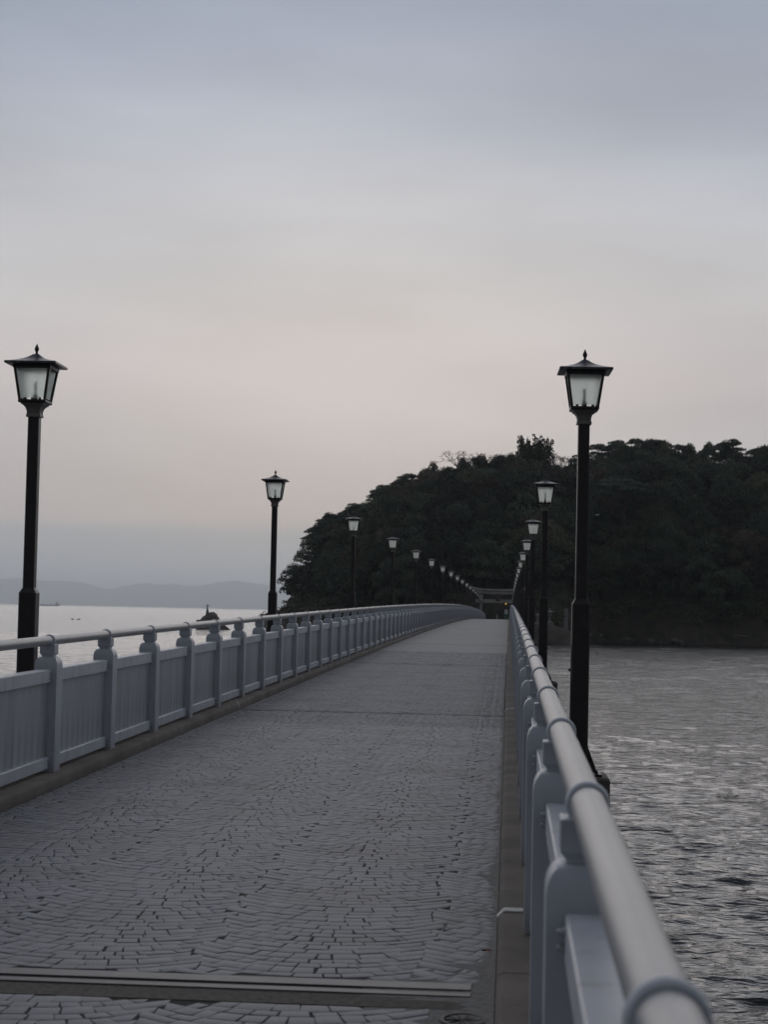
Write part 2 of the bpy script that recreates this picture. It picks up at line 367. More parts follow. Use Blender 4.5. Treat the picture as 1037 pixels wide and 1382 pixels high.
def ground(x, y):
    ys = shoreY(x); yb = 466-(ys-314)*.62
    if y > yb: return -1.2*min(1, (y-yb)/4)-.02
    g = max(2.2, S(x)-10.5)
    if y < ys: return -1.2*min(1, (ys-y)/4)-.02
    if y < 387: t_ = (y-ys)/max(1, 387-ys); f_ = math.sin(min(1, t_)*math.pi/2)**1.05
    else: f_ = max(-.1, math.cos(min(1.7, (y-387)/75*1.571)))
    z = min(2.6, (y-ys)*1.4, (yb-y)*1.4)+(g-2.2)*f_
    if abs(x+1.85) < 7 and y < 322: z = min(z, 3.0)     # the landing behind the bridge end
    return z
def build_island():
    xs = np.arange(-72, 152, 2.0); ys = np.concatenate([np.arange(300, 330, .8), np.arange(330, 470, 2.5)])
    g = np.random.default_rng(5); V = []
    for y in ys:
        for x in xs:
            z = ground(x, y)
            if z > 0: z += g.normal(0, .16)
            V.append((x+g.normal(0, .2), y+g.normal(0, .15), z))
    n = len(xs); F = [(j*n+i, j*n+i+1, (j+1)*n+i+1, (j+1)*n+i) for j in range(len(ys)-1) for i in range(n-1)]
    return struct('hill', npmesh('hill', V, F, M_bank, 180))
build_island()
# landing path on the island
mb = MB(); zl = zd(YE)
mb.box(-4.6, .9, YE+.02, 330, zl-1.6, zl-.01)
struct('path', mb.mesh('path', M_concl))

# ------------------------------------------------------------------ trees
def rand_unit(g, n):
    v = g.normal(size=(n, 3)); return v/np.linalg.norm(v, axis=1)[:, None]
def leaves(g, cen, rad, n, size, flat=.0):
    """n leaf clumps (small bent quads) through an ellipsoid shell"""
    d = rand_unit(g, n); d[:, 2] = np.where(d[:, 2] < -.35, -d[:, 2]*.6, d[:, 2])
    rr = (.55+.5*g.random(n)**.6)[:, None]
    c = cen+d*rad*rr
    nrm = d+.9*rand_unit(g, n); nrm[:, 2] += flat; nrm /= np.linalg.norm(nrm, axis=1)[:, None]
    a = np.cross(nrm, rand_unit(g, n)); a /= np.linalg.norm(a, axis=1)[:, None]; b_ = np.cross(nrm, a)
    s = (size*(.6+.8*g.random(n)))[:, None]; e = s*(.55+.5*g.random(n)[:, None])
    v = np.stack([c-a*s, c+b_*e-nrm*s*.15, c+a*s, c-b_*e-nrm*s*.15], 1)
    return v.reshape(-1, 3)
def limb_mesh(paths):
    m = MB()
    for (p, q, ra, rb) in paths: m.tube(p, q, ra, rb, 6)
    return m
def tree_proto(kind, seed):
    g = np.random.default_rng(seed); V = []; H = 10.0; limbs = []
    if kind in ('broad', 'russet', 'olive'):
        R = 4.3+g.random()*.8; top = Vector((g.normal(0, .4), g.normal(0, .4), 5.4))
        limbs += [((0, 0, -1.5), (.1, 0, 2.6), .34, .26), ((.1, 0, 2.6), top, .26, .15)]
        nl = int(11+g.integers(0, 5))
        for k in range(nl):
            a = 2.4*k+g.normal(0, .3); q = math.sqrt((k+.5)/nl)
            r = R*.78*q; z = 8.3-3.6*q**2.2+g.normal(0, .45)
            c = np.array([r*math.cos(a), r*math.sin(a), z]); s = 1.35+.75*g.random()
            V.append(leaves(g, c, np.array([s*1.12, s*1.12, s*.82]), int(190*s), .20, .2))
            limbs.append((Vector((.1, 0, 2.6+2.4*g.random())), Vector(c)*.93+Vector((0, 0, -.3)), .13, .04))
        for k in range(6):                                # lower skirts
            a = k*1.05+g.normal(0, .2); c = np.array([R*.62*math.cos(a), R*.62*math.sin(a), 3.2+g.normal(0, .6)])
            V.append(leaves(g, c, np.array([1.8, 1.8, 1.3]), 240, .22, .2))
    elif kind == 'umbrella':
        limbs += [((0, 0, -1.5), (.5, .1, 3.5), .30, .22), ((.5, .1, 3.5), (.2, .2, 8.2), .22, .10)]
        for k in range(11):
            a = 2.4*k; q = (k+.5)/11; lv = 6.2+2.9*(1-q)+g.normal(0, .25); r = 1.1+3.1*q
            c = np.array([.2+r*math.cos(a), .2+r*math.sin(a), lv]); s = 1.1+.5*g.random()
            V.append(leaves(g, c, np.array([s*1.5, s*1.5, s*.42]), int(230*s), .17, .9))
            limbs.append((Vector((.4, .1, 4.6+2*(1-q))), Vector(c)-Vector((0, 0, .3)), .11, .04))
    elif kind == 'pine':                                  # leaning shore pine, layered pads
        limbs += [((0, 0, -2), (-1.4, 0, 3.2), .30, .22), ((-1.4, 0, 3.2), (-2.2, .2, 6.4), .22, .15), ((-2.2, .2, 6.4), (-1.8, 0, 9.4), .15, .06)]
        pads = [(-5.6, 0, 6.9, 1.2), (-3.8, .5, 9.2, 1.3), (-2.0, 0, 9.9, 1.2), (-4.9, -.6, 5.3, .9), (-3.2, .8, 7.4, 1.3), (-1.0, -.4, 8.0, 1.5), (.6, .4, 6.6, 1.6), (-4.0, .2, 3.6, .85), (-2.6, .9, 4.6, .9), (.4, -.8, 8.8, 1.3), (1.6, .3, 4.6, 1.5), (-3.6, -.3, 1.9, .7), (1.9, 0, 7.6, 1.4)]
        for (x, y, z, s) in pads:
            V.append(leaves(g, np.array([x, y, z]), np.array([s*1.35, s*1.2, s*.48]), int(230*s), .15, .8))
            limbs.append((Vector((-1.6, .1, max(2, z-1.4))), Vector((x, y, z-.15)), .11, .04))
    elif kind == 'spire':                                 # bundle of upright leafy stems
        limbs += [((0, 0, -2), (0, 0, 4), .35, .25)]
        V.append(leaves(g, np.array([0, 0, 4.6]), np.array([3.3, 3.3, 2.6]), 1500, .17))
        for k in range(15):
            a = 2.4*k; r = .3+2.9*math.sqrt((k+.5)/15); h = 10.0-.42*r-abs(g.normal(0, 1.0))
            x, y = r*math.cos(a), r*math.sin(a); w_ = g.uniform(.55, .95)
            limbs.append((Vector((x*.6, y*.6, 2.5)), Vector((x, y, h-.4)), .10, .02))
            for z in np.arange(4.5, h, .45):
                tt = max(0, (z-4.5)/(h-4.5)); rd = w_*(1-tt)**.7+.16
                V.append(leaves(g, np.array([x*(.75+.25*tt)+g.normal(0, .12), y*(.75+.25*tt)+g.normal(0, .12), z]), np.array([rd, rd, .55]), int(60*rd+10), .13))
    elif kind == 'bare':
        def grow(p, d, ln, r, lv):
            q = p+d*ln; limbs.append((p, q, r, max(.016, r*.62)))
            if lv == 0: return
            for _ in range(3 if lv > 1 else 5):
                e = (d+Vector(rand_unit(g, 1)[0])*.80+Vector((0, 0, .05))).normalized(); grow(q, e, ln*(.60+.16*g.random()), max(.018, r*.6), lv-1)
        for k in range(3): grow(Vector((.5*math.cos(2.1*k), .5*math.sin(2.1*k), -1.5)), Vector((.3*math.cos(2.1*k), .3*math.sin(2.1*k), 1)).normalized(), 4.0, .2, 5)
        V.append(leaves(g, np.array([0, 0, 3.0]), np.array([3.4, 3.4, 2.6]), 1500, .13))
    trunk = limb_mesh(limbs).mesh('trunk', M_bark, 180)
    V = np.concatenate(V); F = np.arange(len(V)).reshape(-1, 4)
    lm = M_leaf[{'broad': 0, 'olive': 1, 'umbrella': 2, 'pine': 2, 'spire': 1, 'russet': 3, 'bare': 3}[kind]]
    return trunk, npmesh('crown', V, F, lm)
PROT = {k: [tree_proto(k, 40+11*i+len(k)) for i in range(n)] for k, n in (('broad', 5), ('olive', 3), ('russet', 2), ('umbrella', 3), ('pine', 1), ('spire', 1), ('bare', 2))}
def tree(name, kind, x, y, z, h, wd, label, group=None, i=None, rz=None):
    tr, cw = PROT[kind][(random.randrange(len(PROT[kind])) if i is None else i)]
    o = thing(name, label, 'tree', (x, y, z), random.uniform(0, 6.28) if rz is None else rz, group)
    o.scale = (wd/10, wd/10, h/10)
    ob('trunk', tr, o); ob('crown', cw, o); return o
LB = {'broad': 'dark evergreen tree with a rounded crown in the close forest on the island hill',
      'olive': 'olive tinted leafy tree among the darker evergreens on the island hill',
      'russet': 'brownish autumn tree among the evergreens on the island hill'}
ntree = 0
gt = random.Random(12)
yrow = 319.0; ri = 0
while yrow < 398:
    x = -54+(3.1 if ri % 2 else 0)
    while x < 76:
        xx = x+gt.uniform(-1.9, 1.9); yy = yrow+gt.uniform(-1.7, 1.7)
        x += 6.9 if yrow < 372 else 6.2
        if yy < shoreY(xx)+2.6: continue
        if abs(xx+1.85) < 4.0 and yy < 321: continue
        if xx < -.108*yy: continue
        if xx/yy > .176: continue
        z = ground(xx, yy); lim = (S(xx)-EYE)/YC*yy+EYE-gt.uniform(.6, 3.4)-(1.2 if yy > 370 else 0)
        h = gt.uniform(9.2, 12.6)
        if yy > 376: h = lim-z
        h = min(h, lim-z)
        if h < 3.2: continue
        h = min(h, 15)
        u = gt.random(); kind = 'broad' if u < .70 else 'olive' if u < .9 else 'russet'
        cwid = gt.uniform(8.6, 11.5)*(1 if h > 7 else .8)
        tree({'broad': 'evergreen_tree', 'olive': 'broadleaf_tree', 'russet': 'autumn_tree'}[kind], kind, xx, yy, z, h, cwid, LB[kind], 'trees covering the island hill'); ntree += 1
    yrow += 5.6; ri += 1
# skyline trees that can be told apart: photo column, photo row of the tip, distance, height, crown size
def sky_tree(name, kind, px, py, Y, h, wd, label, i=0, rz=0, group=None):
    p = at(px, py, Y); tree(name, kind, p.x, Y, p.z-h*.985, h, wd, label, group, i, rz)
sky_tree('upright_tree', 'spire', 722, 580, 386, 12.0, 13, 'tall tree of many upright leafy stems standing above the island summit')
sky_tree('bare_tree', 'bare', 633, 609, 383, 8.0, 13, 'bare twiggy tree with a rounded outline on the left shoulder of the ridge')
sky_tree('bare_tree', 'bare', 676, 611, 387, 7, 9, 'bare twiggy tree just left of the tall upright tree on the summit', 1, 1)
sky_tree('bare_tree', 'bare', 757, 610, 388, 6.5, 6.5, 'small bare tree in the ridge dip beside the nearest right lamp post', 1, 3)
for k, (px, py, wd, lb) in enumerate([(806, 596, 5.5, 'flat topped pine at the left end of the right ridge beside the nearest lamp post'), (833, 590, 6, 'flat topped pine second from the left on the right ridge'), (862, 589, 7, 'broad flat topped pine in the middle of the right ridge'),
                               (888, 591, 7.5, 'widest flat topped pine capping the right ridge'), (922, 597, 7, 'low flat topped pine to the right of the widest ridge pine'), (990, 590.5, 5.5, 'small umbrella shaped pine standing proud near the right edge of the ridge'), (1020, 602, 7, 'flat topped pine with sky showing below it at the right edge')]):
    sky_tree('umbrella_pine', 'umbrella', px, py, 384+k % 3, 9.5, wd, lb, k % 3, k*.9, 'flat topped pines on the right ridge')
for k, (px, py, wd, lb) in enumerate([(428, 708, 7.5, 'umbrella shaped tree lowest on the left slope skyline'), (450, 690, 7.5, 'umbrella shaped tree with gaps on the left slope skyline'), (483, 677, 7, 'umbrella shaped tree in the notch of the left slope skyline'), (522, 652, 7.5, 'umbrella shaped tree above the notch of the left slope skyline'), (549, 636, 7.5, 'umbrella shaped tree high on the left slope skyline')]):
    sky_tree('umbrella_tree', 'umbrella', px, py, 386+k % 2, 9.5, wd, lb, k % 3, k*1.3, 'umbrella shaped trees on the left slope skyline')
gs = random.Random(3); px = 428
while px < 1050:
    py = np.interp(px, [p[0] for p in SIL], [p[1] for p in SIL])-gs.uniform(-7, 8)
    kind, nm = gs.choice([('broad', 'skyline_tree'), ('umbrella', 'skyline_tree'), ('olive', 'skyline_tree'), ('broad', 'skyline_tree')])
    sky_tree(nm, kind, px, py, 382+gs.uniform(-4, 5), 9.5, gs.uniform(4.6, 7.2), {'broad': 'dark rounded evergreen on the skyline of the island ridge', 'umbrella': 'dark layered evergreen on the skyline of the island ridge', 'olive': 'olive tinted tree on the skyline of the island ridge'}[kind], gs.randrange(3), gs.uniform(0, 6), 'trees on the skyline of the ridge')
    px += gs.uniform(9, 22)
pp = at(400, 832, 372)
tree('shore_pine', 'pine', pp.x+2.3, 372, 2.2, 11.5, 7.4, 'leaning shore pine with layered branches at the left tip of the island', None, 0, 0)
for k, px in enumerate(range(398, 475, 11)):
    x_ = at(px, 820, 392).x; y_ = shoreY(x_)+3.0; x_ = at(px, 820, y_).x
    tree('evergreen_tree', 'broad', x_, y_, ground(x_, y_)-.6, gt.uniform(6.5, 9), gt.uniform(6.5, 8), 'low dark evergreen overhanging the shore at the left foot of the island', 'low trees at the left foot of the island')
sky_tree('wide_tree', 'umbrella', 846, 640, 352, 11.0, 13.5, 'wide spreading pale tree halfway up the slope right of the nearest lamp post', 1, 2.2)
# undergrowth along the shore and between the trunks
def undergrowth():
    g = np.random.default_rng(21); V = []
    for k in range(520):
        x = g.uniform(-52, 78); y = shoreY(x)+1.6+abs(g.normal(0, 1))*4.5
        if abs(x+1.85) < 5 and y < 335: continue
        if k > 300: y = shoreY(x)+g.uniform(3, 60)
        if x/y > .18: continue
        s = g.uniform(.7, 1.7); V.append(leaves(g, np.array([x, y, ground(x, y)+s*.35]), np.array([s*1.5, s*1.3, s]), int(70*s), .22))
    V = np.concatenate(V); o = ob('undergrowth', npmesh('undergrowth', V, np.arange(len(V)).reshape(-1, 4), M_leaf[1]))
    o['kind'] = 'stuff'; o['label'] = 'low shrubs and undergrowth along the island shore'; o['category'] = 'shrubs'
undergrowth()
# rocks along the waterline
def rock_mesh(seed, n=9):
    g = np.random.default_rng(seed); bm = bmesh.new(); bmesh.ops.create_icosphere(bm, subdivisions=2, radius=1)
    d = rand_unit(g, n); o_ = .62+.3*g.random(n)
    for v in bm.verts:
        c = np.array(v.co); 
        for k in range(n):
            e = c@d[k]-o_[k]
            if e > 0: c = c-d[k]*e
        v.co = c*(1+g.normal(0, .03))
    me = bpy.data.meshes.new('rock'); bm.to_mesh(me); bm.free(); me.materials.append(M_rock); return me
ROCK = [rock_mesh(60+i) for i in range(6)]
gr = random.Random(4)
for k in range(56):
    x = gr.uniform(3, 62); y = shoreY(x)+gr.uniform(-.6, 1.0); s = gr.uniform(.35, 1.15)
    o = ob('shore_rock', ROCK[k % 6], None, (x, y, .1+.25*s), (gr.uniform(-.4, .4), gr.uniform(-.4, .4), gr.uniform(0, 6)), (s*1.5, s, s*.8))
    o['label'] = 'dark boulder on the waterline of the island right of the bridge'; o['category'] = 'rock'; o['group'] = 'boulders along the right shore'
for k in range(34):
    q = gr.uniform(0, 1); px = 350+q*92; Y = 590-115*q+gr.uniform(-6, 6); s = gr.uniform(.6, 1.25)
    p = at(px, 840, Y)
    o = ob('reef_rock', ROCK[k % 6], None, (p.x, Y, .2+.3*s), (gr.uniform(-.3, .3), gr.uniform(-.3, .3), gr.uniform(0, 6)), (s*1.6, s*1.3, s))
    o['label'] = 'brown boulder of the low reef off the left tip of the island'; o['category'] = 'rock'; o['group'] = 'boulders of the left reef'
# retaining wall along the right shore
def sea_wall():
    V = []; xs = np.arange(6, 92, 1.0)
    g = np.random.default_rng(8)
    for x in xs:
        y = shoreY(x)+.9
        h = 1.75+.25*math.sin(x*.2)
        V += [(x, y-.35, -.8), (x, y-.02+g.normal(0, .04), h), (x, y+.45, h+.03), (x, y+.6, -.8)]
    F = [(4*k+i, 4*k+4+i, 4*k+5+i, 4*k+1+i) for k in range(len(xs)-1) for i in range(3)]
    F += [(0, 1, 2, 3), tuple(4*(len(xs)-1)+i for i in (3, 2, 1, 0))]
    me = npmesh('sea_wall', V, F, M_wall, 60)
    return thing('sea_wall', 'low brown stone wall along the island waterline on the right', 'wall', me=me)
sea_wall()

# ------------------------------------------------------------------ footbridge body
fb = thing('footbridge', 'long low arched concrete footbridge running out to the wooded island', 'bridge')
ys = list(np.arange(YS-.4, YE+.02, 2.0))+[YE]
def strip(name, x0, x1, z0, z1, m, parent, yy=ys):
    V = []
    for y in yy: V += [(x0, y, zd(y)+z0), (x1, y, zd(y)+z0), (x1, y, zd(y)+z1), (x0, y, zd(y)+z1)]
    n = len(yy); F = []
    for k in range(n-1):
        for i in range(4): a = 4*k+i; b_ = 4*k+(i+1) % 4; F.append((a, b_, b_+4, a+4))
    F += [(0, 1, 2, 3), tuple(4*(n-1)+i for i in (3, 2, 1, 0))]
    me = npmesh(name, V, F, m); fix(me); return ob(name, me, parent)
XM = (XKL+XKR)/2
strip('deck_slab', XPL-.19, XPR+.19, -.38, -.045, M_concl, fb)
for xo in (-1.35, 0, 1.35): strip('girder', XM+xo-.22, XM+xo+.22, -1.15, -.38, M_concl, fb)
for yj in [6.8]+JY:
    z = zd(yj)-1.15
    me = MB().box(XM-1.9, XM+1.9, -.45, .45, -.75, 0, .04).loft([(XM-1.5, XM+1.5, -.4, .4, -z-1.5), (XM-1.5, XM+1.5, -.4, .4, -.75)]).mesh('pier', M_concl)
    ob('pier', me, fb, (0, yj, z))

# ------------------------------------------------------------------ pavement
YF = 50.0
pv_y = [y for y in np.arange(YS-.4, YF, 1.0)]+[YF]
def sheet(x0, x1, yy, dz):
    V = []; 
    for y in yy: V += [(x0, y, zd(y)+dz), (x1, y, zd(y)+dz)]
    return V, [(2*k, 2*k+1, 2*k+3, 2*k+2) for k in range(len(yy)-1)]
V, F = sheet(XKL, XKR, pv_y, -.0032)
pave = struct('pavement', npmesh('pavement', V, F, M_mortar))
V, F = sheet(XKL, XKR, [YF]+list(np.arange(YF+2, YE, 2))+[YE], 0)
ob('far_setts', npmesh('far_setts', V, F, M_sett_far), pave)['kind'] = 'stuff'
DRY = 7.055; DRX = at(625, 1367, DRY).x
def build_setts():
    g = np.random.default_rng(17)
    R_, p, hw, gap = .80, .100, .52, .0075
    JB = [(7.222, 7.70)]+[(y-.105, y+.105) for y in JY]
    quads = []
    kr = range(int(YS/.100)-2, int(YF/.100)+1)
    yoff = {k: g.normal(0, .009) for k in range(kr[0], kr[-1]+3)}
    inter = {(j, k): g.choice([-1, 1])*g.uniform(.012, .06) for j in range(-3, 4) for k in kr}
    for j in range(-2, 3):
        xc = -1.90+1.04*j; phase = 0
        phm = math.asin(hw/R_)
        for k in kr:
            n = int(g.choice([9, 10, 11]))
            edges = np.linspace(-phm, phm, n+1); edges[1:-1] += g.normal(0, .020, n-1)
            yb = k*p+phase; lo_, hi_ = yoff[k], yoff[k+1]
            dl, dr_ = inter[(j, k)], inter[(j+1, k)]
            for q_, (a, b_) in enumerate(zip(edges[:-1], edges[1:])):
                q = []
                crown = math.exp(-((a+b_)/2/.15)**2)
                gx = gap*g.uniform(.25, 1.5)*(.8+1.3*crown*g.random()**1.5); gy = gap*g.uniform(.15, 1.25)
                for ph, up in ((a, 0), (b_, 0), (b_, 1), (a, 1)):
                    x = (R_-up*p*math.cos(ph))*math.sin(ph)
                    if q_ == 0 and ph == a: x = -hw+dl
                    if q_ == n-1 and ph == b_: x = hw+dr_
                    y = yb+up*p+(hi_ if up else lo_)+R_-math.sqrt(R_*R_-x*x)
                    sx = gx/2 if ph == a else -gx/2
                    sy = gy*.5*(1 if not up else -1)
                    q.append([xc+x+sx+g.normal(0, .0032), y+sy+g.normal(0, .0032)])
                quads.append(q)
    Q = np.array(quads)
    cen = Q.mean(1)
    Q[:, :, 0] = np.clip(Q[:, :, 0], XKL+.006, XKR-.006)
    ok = (np.ptp(Q[:, :, 0], axis=1) > .028) & (cen[:, 1] > YS) & (cen[:, 1] < YF-.05)
    Q = Q[ok]; Q[:, :, 1] = np.minimum(Q[:, :, 1], YF-.004)
    for lo, hi in JB:
        c = Q.mean(1)[:, 1]; keep = (c < lo-.012) | (c > hi+.012); Q = Q[keep]; c = c[keep]
        below = (c < lo) & (c > lo-.6); Q[below, :, 1] = np.minimum(Q[below, :, 1], lo-.004)
        above = (c > hi) & (c < hi+.6); Q[above, :, 1] = np.maximum(Q[above, :, 1], hi+.004)
    # drain opening
    d = np.hypot(Q.mean(1)[:, 0]-DRX, (Q.mean(1)[:, 1]-DRY)*.8); Q = Q[d > .115]
    n = len(Q); c = Q.mean(1, keepdims=True)
    zc = zd(c[:, 0, 1])[:, None]
    tilt = g.normal(0, .006, (n, 1, 2)); hz = g.normal(0, .0006, (n, 1))
    zt = zd(Q[:, :, 1])+hz+((Q-c)*tilt).sum(-1)
    ins = c+(Q-c)*(1-.003/np.maximum(.03, np.abs(Q-c).max(1, keepdims=True)))
    bot = np.concatenate([Q, (zt-.03)[..., None]], -1); mid = np.concatenate([Q, (zt-.0008)[..., None]], -1); top = np.concatenate([ins, zt[..., None]], -1)
    VV = np.concatenate([bot, mid, top], 1)               # n,12,3
    fq = [(8, 9, 10, 11)]+[(4+i, 4+(i+1) % 4, 8+(i+1) % 4, 8+i) for i in range(4)]+[(i, (i+1) % 4, 4+(i+1) % 4, 4+i) for i in range(4)]
    # which show largest
    cy = c[:, 0, 1]; cx = c[:, 0, 0]
    seen = (cy > 6.6) & (cx/cy > -.31)
    order = np.argsort(np.where(seen, cy, 1e9))[:300]
    mask = np.zeros(n, bool); mask[order] = True
    for k in order:
        o0 = VV[k].mean(0)
        me = npmesh('sett', VV[k]-o0, fq, M_sett); ob('sett', me, pave, o0)
    for nm, sel, v0, ff in (('setts', ~mask & (cy < 22), 0, fq), ('setts', ~mask & (cy >= 22), 4, [(4, 5, 6, 7)]+[(i, (i+1) % 4, 4+(i+1) % 4, 4+i) for i in range(4)])):
        W = VV[sel][:, v0:].copy(); m = len(W); kk = 12-v0
        if v0: W[:, :4, 2] -= .003
        FF = (np.arange(m)[:, None, None]*kk+np.array(ff)[None]).reshape(-1, 4)
        o = ob(nm, npmesh('setts', W.reshape(-1, 3), FF, M_sett), pave); o['kind'] = 'stuff'
        print('setts', m)
build_setts()
# wide steel joint with its mortar bed across the near deck, fine joints further on
def cross(name, x0, x1, y0, y1, dz, th, m):
    zc = zd((y0+y1)/2); return ob(name, MB().box(x0, x1, y0, y1, -th, dz, .0015 if m is not M_strip else 0).mesh(name, m), pave, (0, 0, zc))
cross('steel_joint', XKL+.004, -.13, 7.449, 7.517, .004, .03, M_steel)
cross('steel_joint', XKL+.004, -.13, 7.569, 7.692, .004, .03, M_steel)
cross('rubber_seal', XKL+.004, -.13, 7.519, 7.567, -.003, .03, M_rub)
cross('mortar_bed', XKL+.004, XKR-.004, 7.228, 7.446, -.001, .03, M_strip)
for y in JY: cross('expansion_joint', XKL+.004, XKR-.004, y-.10, y+.10, .001, .03, M_joint)
# grit washed against the right kerb
def dirt():
    g = np.random.default_rng(2); V = []; ysd = np.arange(5.6, 24, .03)
    n = len(ysd); w1 = np.interp(np.arange(n), np.arange(0, n+12, 12), g.normal(0, 1, n//12+2)); w2 = g.normal(0, 1, n)
    for i_, y in enumerate(ysd):
        wj = .20+.42*math.exp(-((y-7.7)/1.1)**2)+.03*w1[i_]+.01*w2[i_]
        wc = max(.012, .018+.075*math.exp(-((y-7.6)/.7)**2)+.05*math.exp(-((y-10.6)/.5)**2)+.016*w1[i_]+.010*w2[i_])
        for x, z in ((wj, -.006), (wj*.85, -.0022), (wc*1.5, -.0010), (wc, .0004+.0003*w2[i_]), (wc*.5, .0035), (0, .010)):
            V.append((XKR-.002-x, y, zd(y)+z+g.normal(0, .0004)))
    F = [(6*k+i, 6*k+i+1, 6*k+7+i, 6*k+6+i) for k in range(n-1) for i in range(5)]
    o = ob('grit', npmesh('grit', V, F, M_sand, 180), pave); o['kind'] = 'stuff'
dirt()

# ------------------------------------------------------------------ kerbs
def kerb(side):
    xi, xo = (XKL, XPL-.17) if side < 0 else (XKR, XPR+.17)
    s = 1 if side < 0 else -1                              # towards the road
    prof = [(xi-s*.004, -.045), (xi, -.02), (xi-s*.002, KH-.034), (xi-s*.010, KH-.014), (xi-s*.022, KH-.004), (xi-s*.040, KH), (xo, KH), (xo, -.045)]
    k = ob('kerb', None); k['kind'] = 'structure'
    edges = [YS-.4]+[7.5]
    while edges[-1] < YE-2.8: edges.append(edges[-1]+5.24)
    edges[-1] = YE
    for a, b_ in zip(edges[:-1], edges[1:]):
        yy = np.linspace(a+.006, b_-.006, 5); V = []; n = len(prof)
        for y in yy:
            for (x, z) in prof: V.append((x, y-a, zd(y)-zd(a)+z))
        F = [[(j*n+i), (j*n+(i+1) % n), ((j+1)*n+(i+1) % n), ((j+1)*n+i)] for j in range(4) for i in range(n)]
        mm = MB(); mm.v = V; mm.f = [tuple(f) for f in F]+[tuple(range(n)), tuple(4*n+i for i in range(n))]
        ob('kerb_stone', mm.mesh('kerb_stone', M_conc, 35), k, (0, a, zd(a)))
    # pale sealing strips wrapped over the kerb
    for y in ([8.94] if side > 0 else [])+JY[:5]:
        x0 = xi+s*.004; x1 = xi-s*.125
        V = [(x0, zd(y)+.03), (x0, zd(y)+KH-.026), (x0-s*.034, zd(y)+KH+.008), (x1, zd(y)+KH+.008), (x1, zd(y)+KH+.001), (x0-s*.044, zd(y)+KH+.001), (x0-s*.006, zd(y)+KH-.03), (x0-s*.006, zd(y)+.03)]
        mm = MB(); mm.poly([(x, y-.05 if side > 0 else y-.02, z) for x, z in V], (0, .10 if side > 0 else .04, 0))
        ob('sealing_strip', mm.mesh('sealing_strip', M_white), k)
kerb(-1); kerb(1)

# ------------------------------------------------------------------ railings
HPIPE = 1.683-.497-KH                                       # pipe centre above kerb top
def qarc(r0_, r1_, z0, z1, n=8):
    return [(r1_+(r0_-r1_)*math.cos(i/n*math.pi/2), z0+(z1-z0)*math.sin(i/n*math.pi/2)) for i in range(n+1)]
post_me = MB().sq([(.092, -.004), (.0955, .004), (.0955, .875)]+qarc(.0955, .050, .885, .957)).mesh('post', M_paint, 50)
cap_me = MB().sq([(.049, .958), (.049, .966), (.063, .984), (.0635, .985), (.0635, HPIPE-.034), (.061, HPIPE-.031)]).mesh('post_cap', M_paint)
def torus(R_, r_, n=28, m=10, flat=1.0):
    V = []; F = []
    for i in range(n):
        a = 2*math.pi*i/n
        for j in range(m):
            b_ = 2*math.pi*j/m; rr = R_+r_*math.cos(b_); V.append((rr*math.cos(a), r_*flat*math.sin(b_), rr*math.sin(a)))
    for i in range(n):
        for j in range(m): F.append((i*m+j, i*m+(j+1) % m, ((i+1) % n)*m+(j+1) % m, ((i+1) % n)*m+j))
    mb_ = MB(); mb_.v = V; mb_.f = F; return mb_
RP = .0415
collar_me = torus(RP+.001, .0105, flat=1.7).mesh('collar', M_paint, 180)
sleeve_me = MB().tube((0, -.032, 0), (0, .02, 0), .0365, .0365, 24).mesh('sleeve', M_rub, 50)
def pipe_mesh(ln):
    m = MB(); n = 32; k0 = 0
    for y in (0, ln):
        for k in range(n): a = 2*math.pi*k/n; m.v.append((RP*math.cos(a), y, RP*math.sin(a)))
    for k in range(n): m.f.append((k, (k+1) % n, n+(k+1) % n, n+k))
    m.f += [tuple(range(n)), tuple(range(n, 2*n))]
    return m.mesh('handrail', M_pipe, 50)
pipe_me = pipe_mesh(P-.034)
bl = P-.191-.008                                            # clear length between posts
TB = MB().box(-.052, .052, -bl/2, bl/2, .745, .855, .006).mesh('top_beam', M_paint)
BB = MB().box(-.052, .052, -bl/2, bl/2, .028, .128, .006).mesh('bottom_beam', M_paint)
NSL = 10
pit_ = bl/NSL
def slat_box(m, yc, sgn):
    # angled louvre board: road side edge nearer the camera
    w_ = pit_*1.0; a = math.radians(17)
    c_, s_ = math.cos(a), math.sin(a); hx = .006; hy = w_/2*1.02
    pts = []
    for (lx, ly) in ((-hx, -hy), (hx, -hy), (hx, hy), (-hx, hy)):
        pts.append((sgn*(-.012+lx*c_+ly*s_*.9), yc-lx*s_+ly*c_, .1285))
    m.poly(pts, (0, 0, .744-.1285)); return m
bolt_me = MB().lathe([(.011, 0), (.011, .007), (.0075, .0075), (.0075, .016), (.005, .018)], 6).mesh('bolt', M_bolt)
collar_base = None
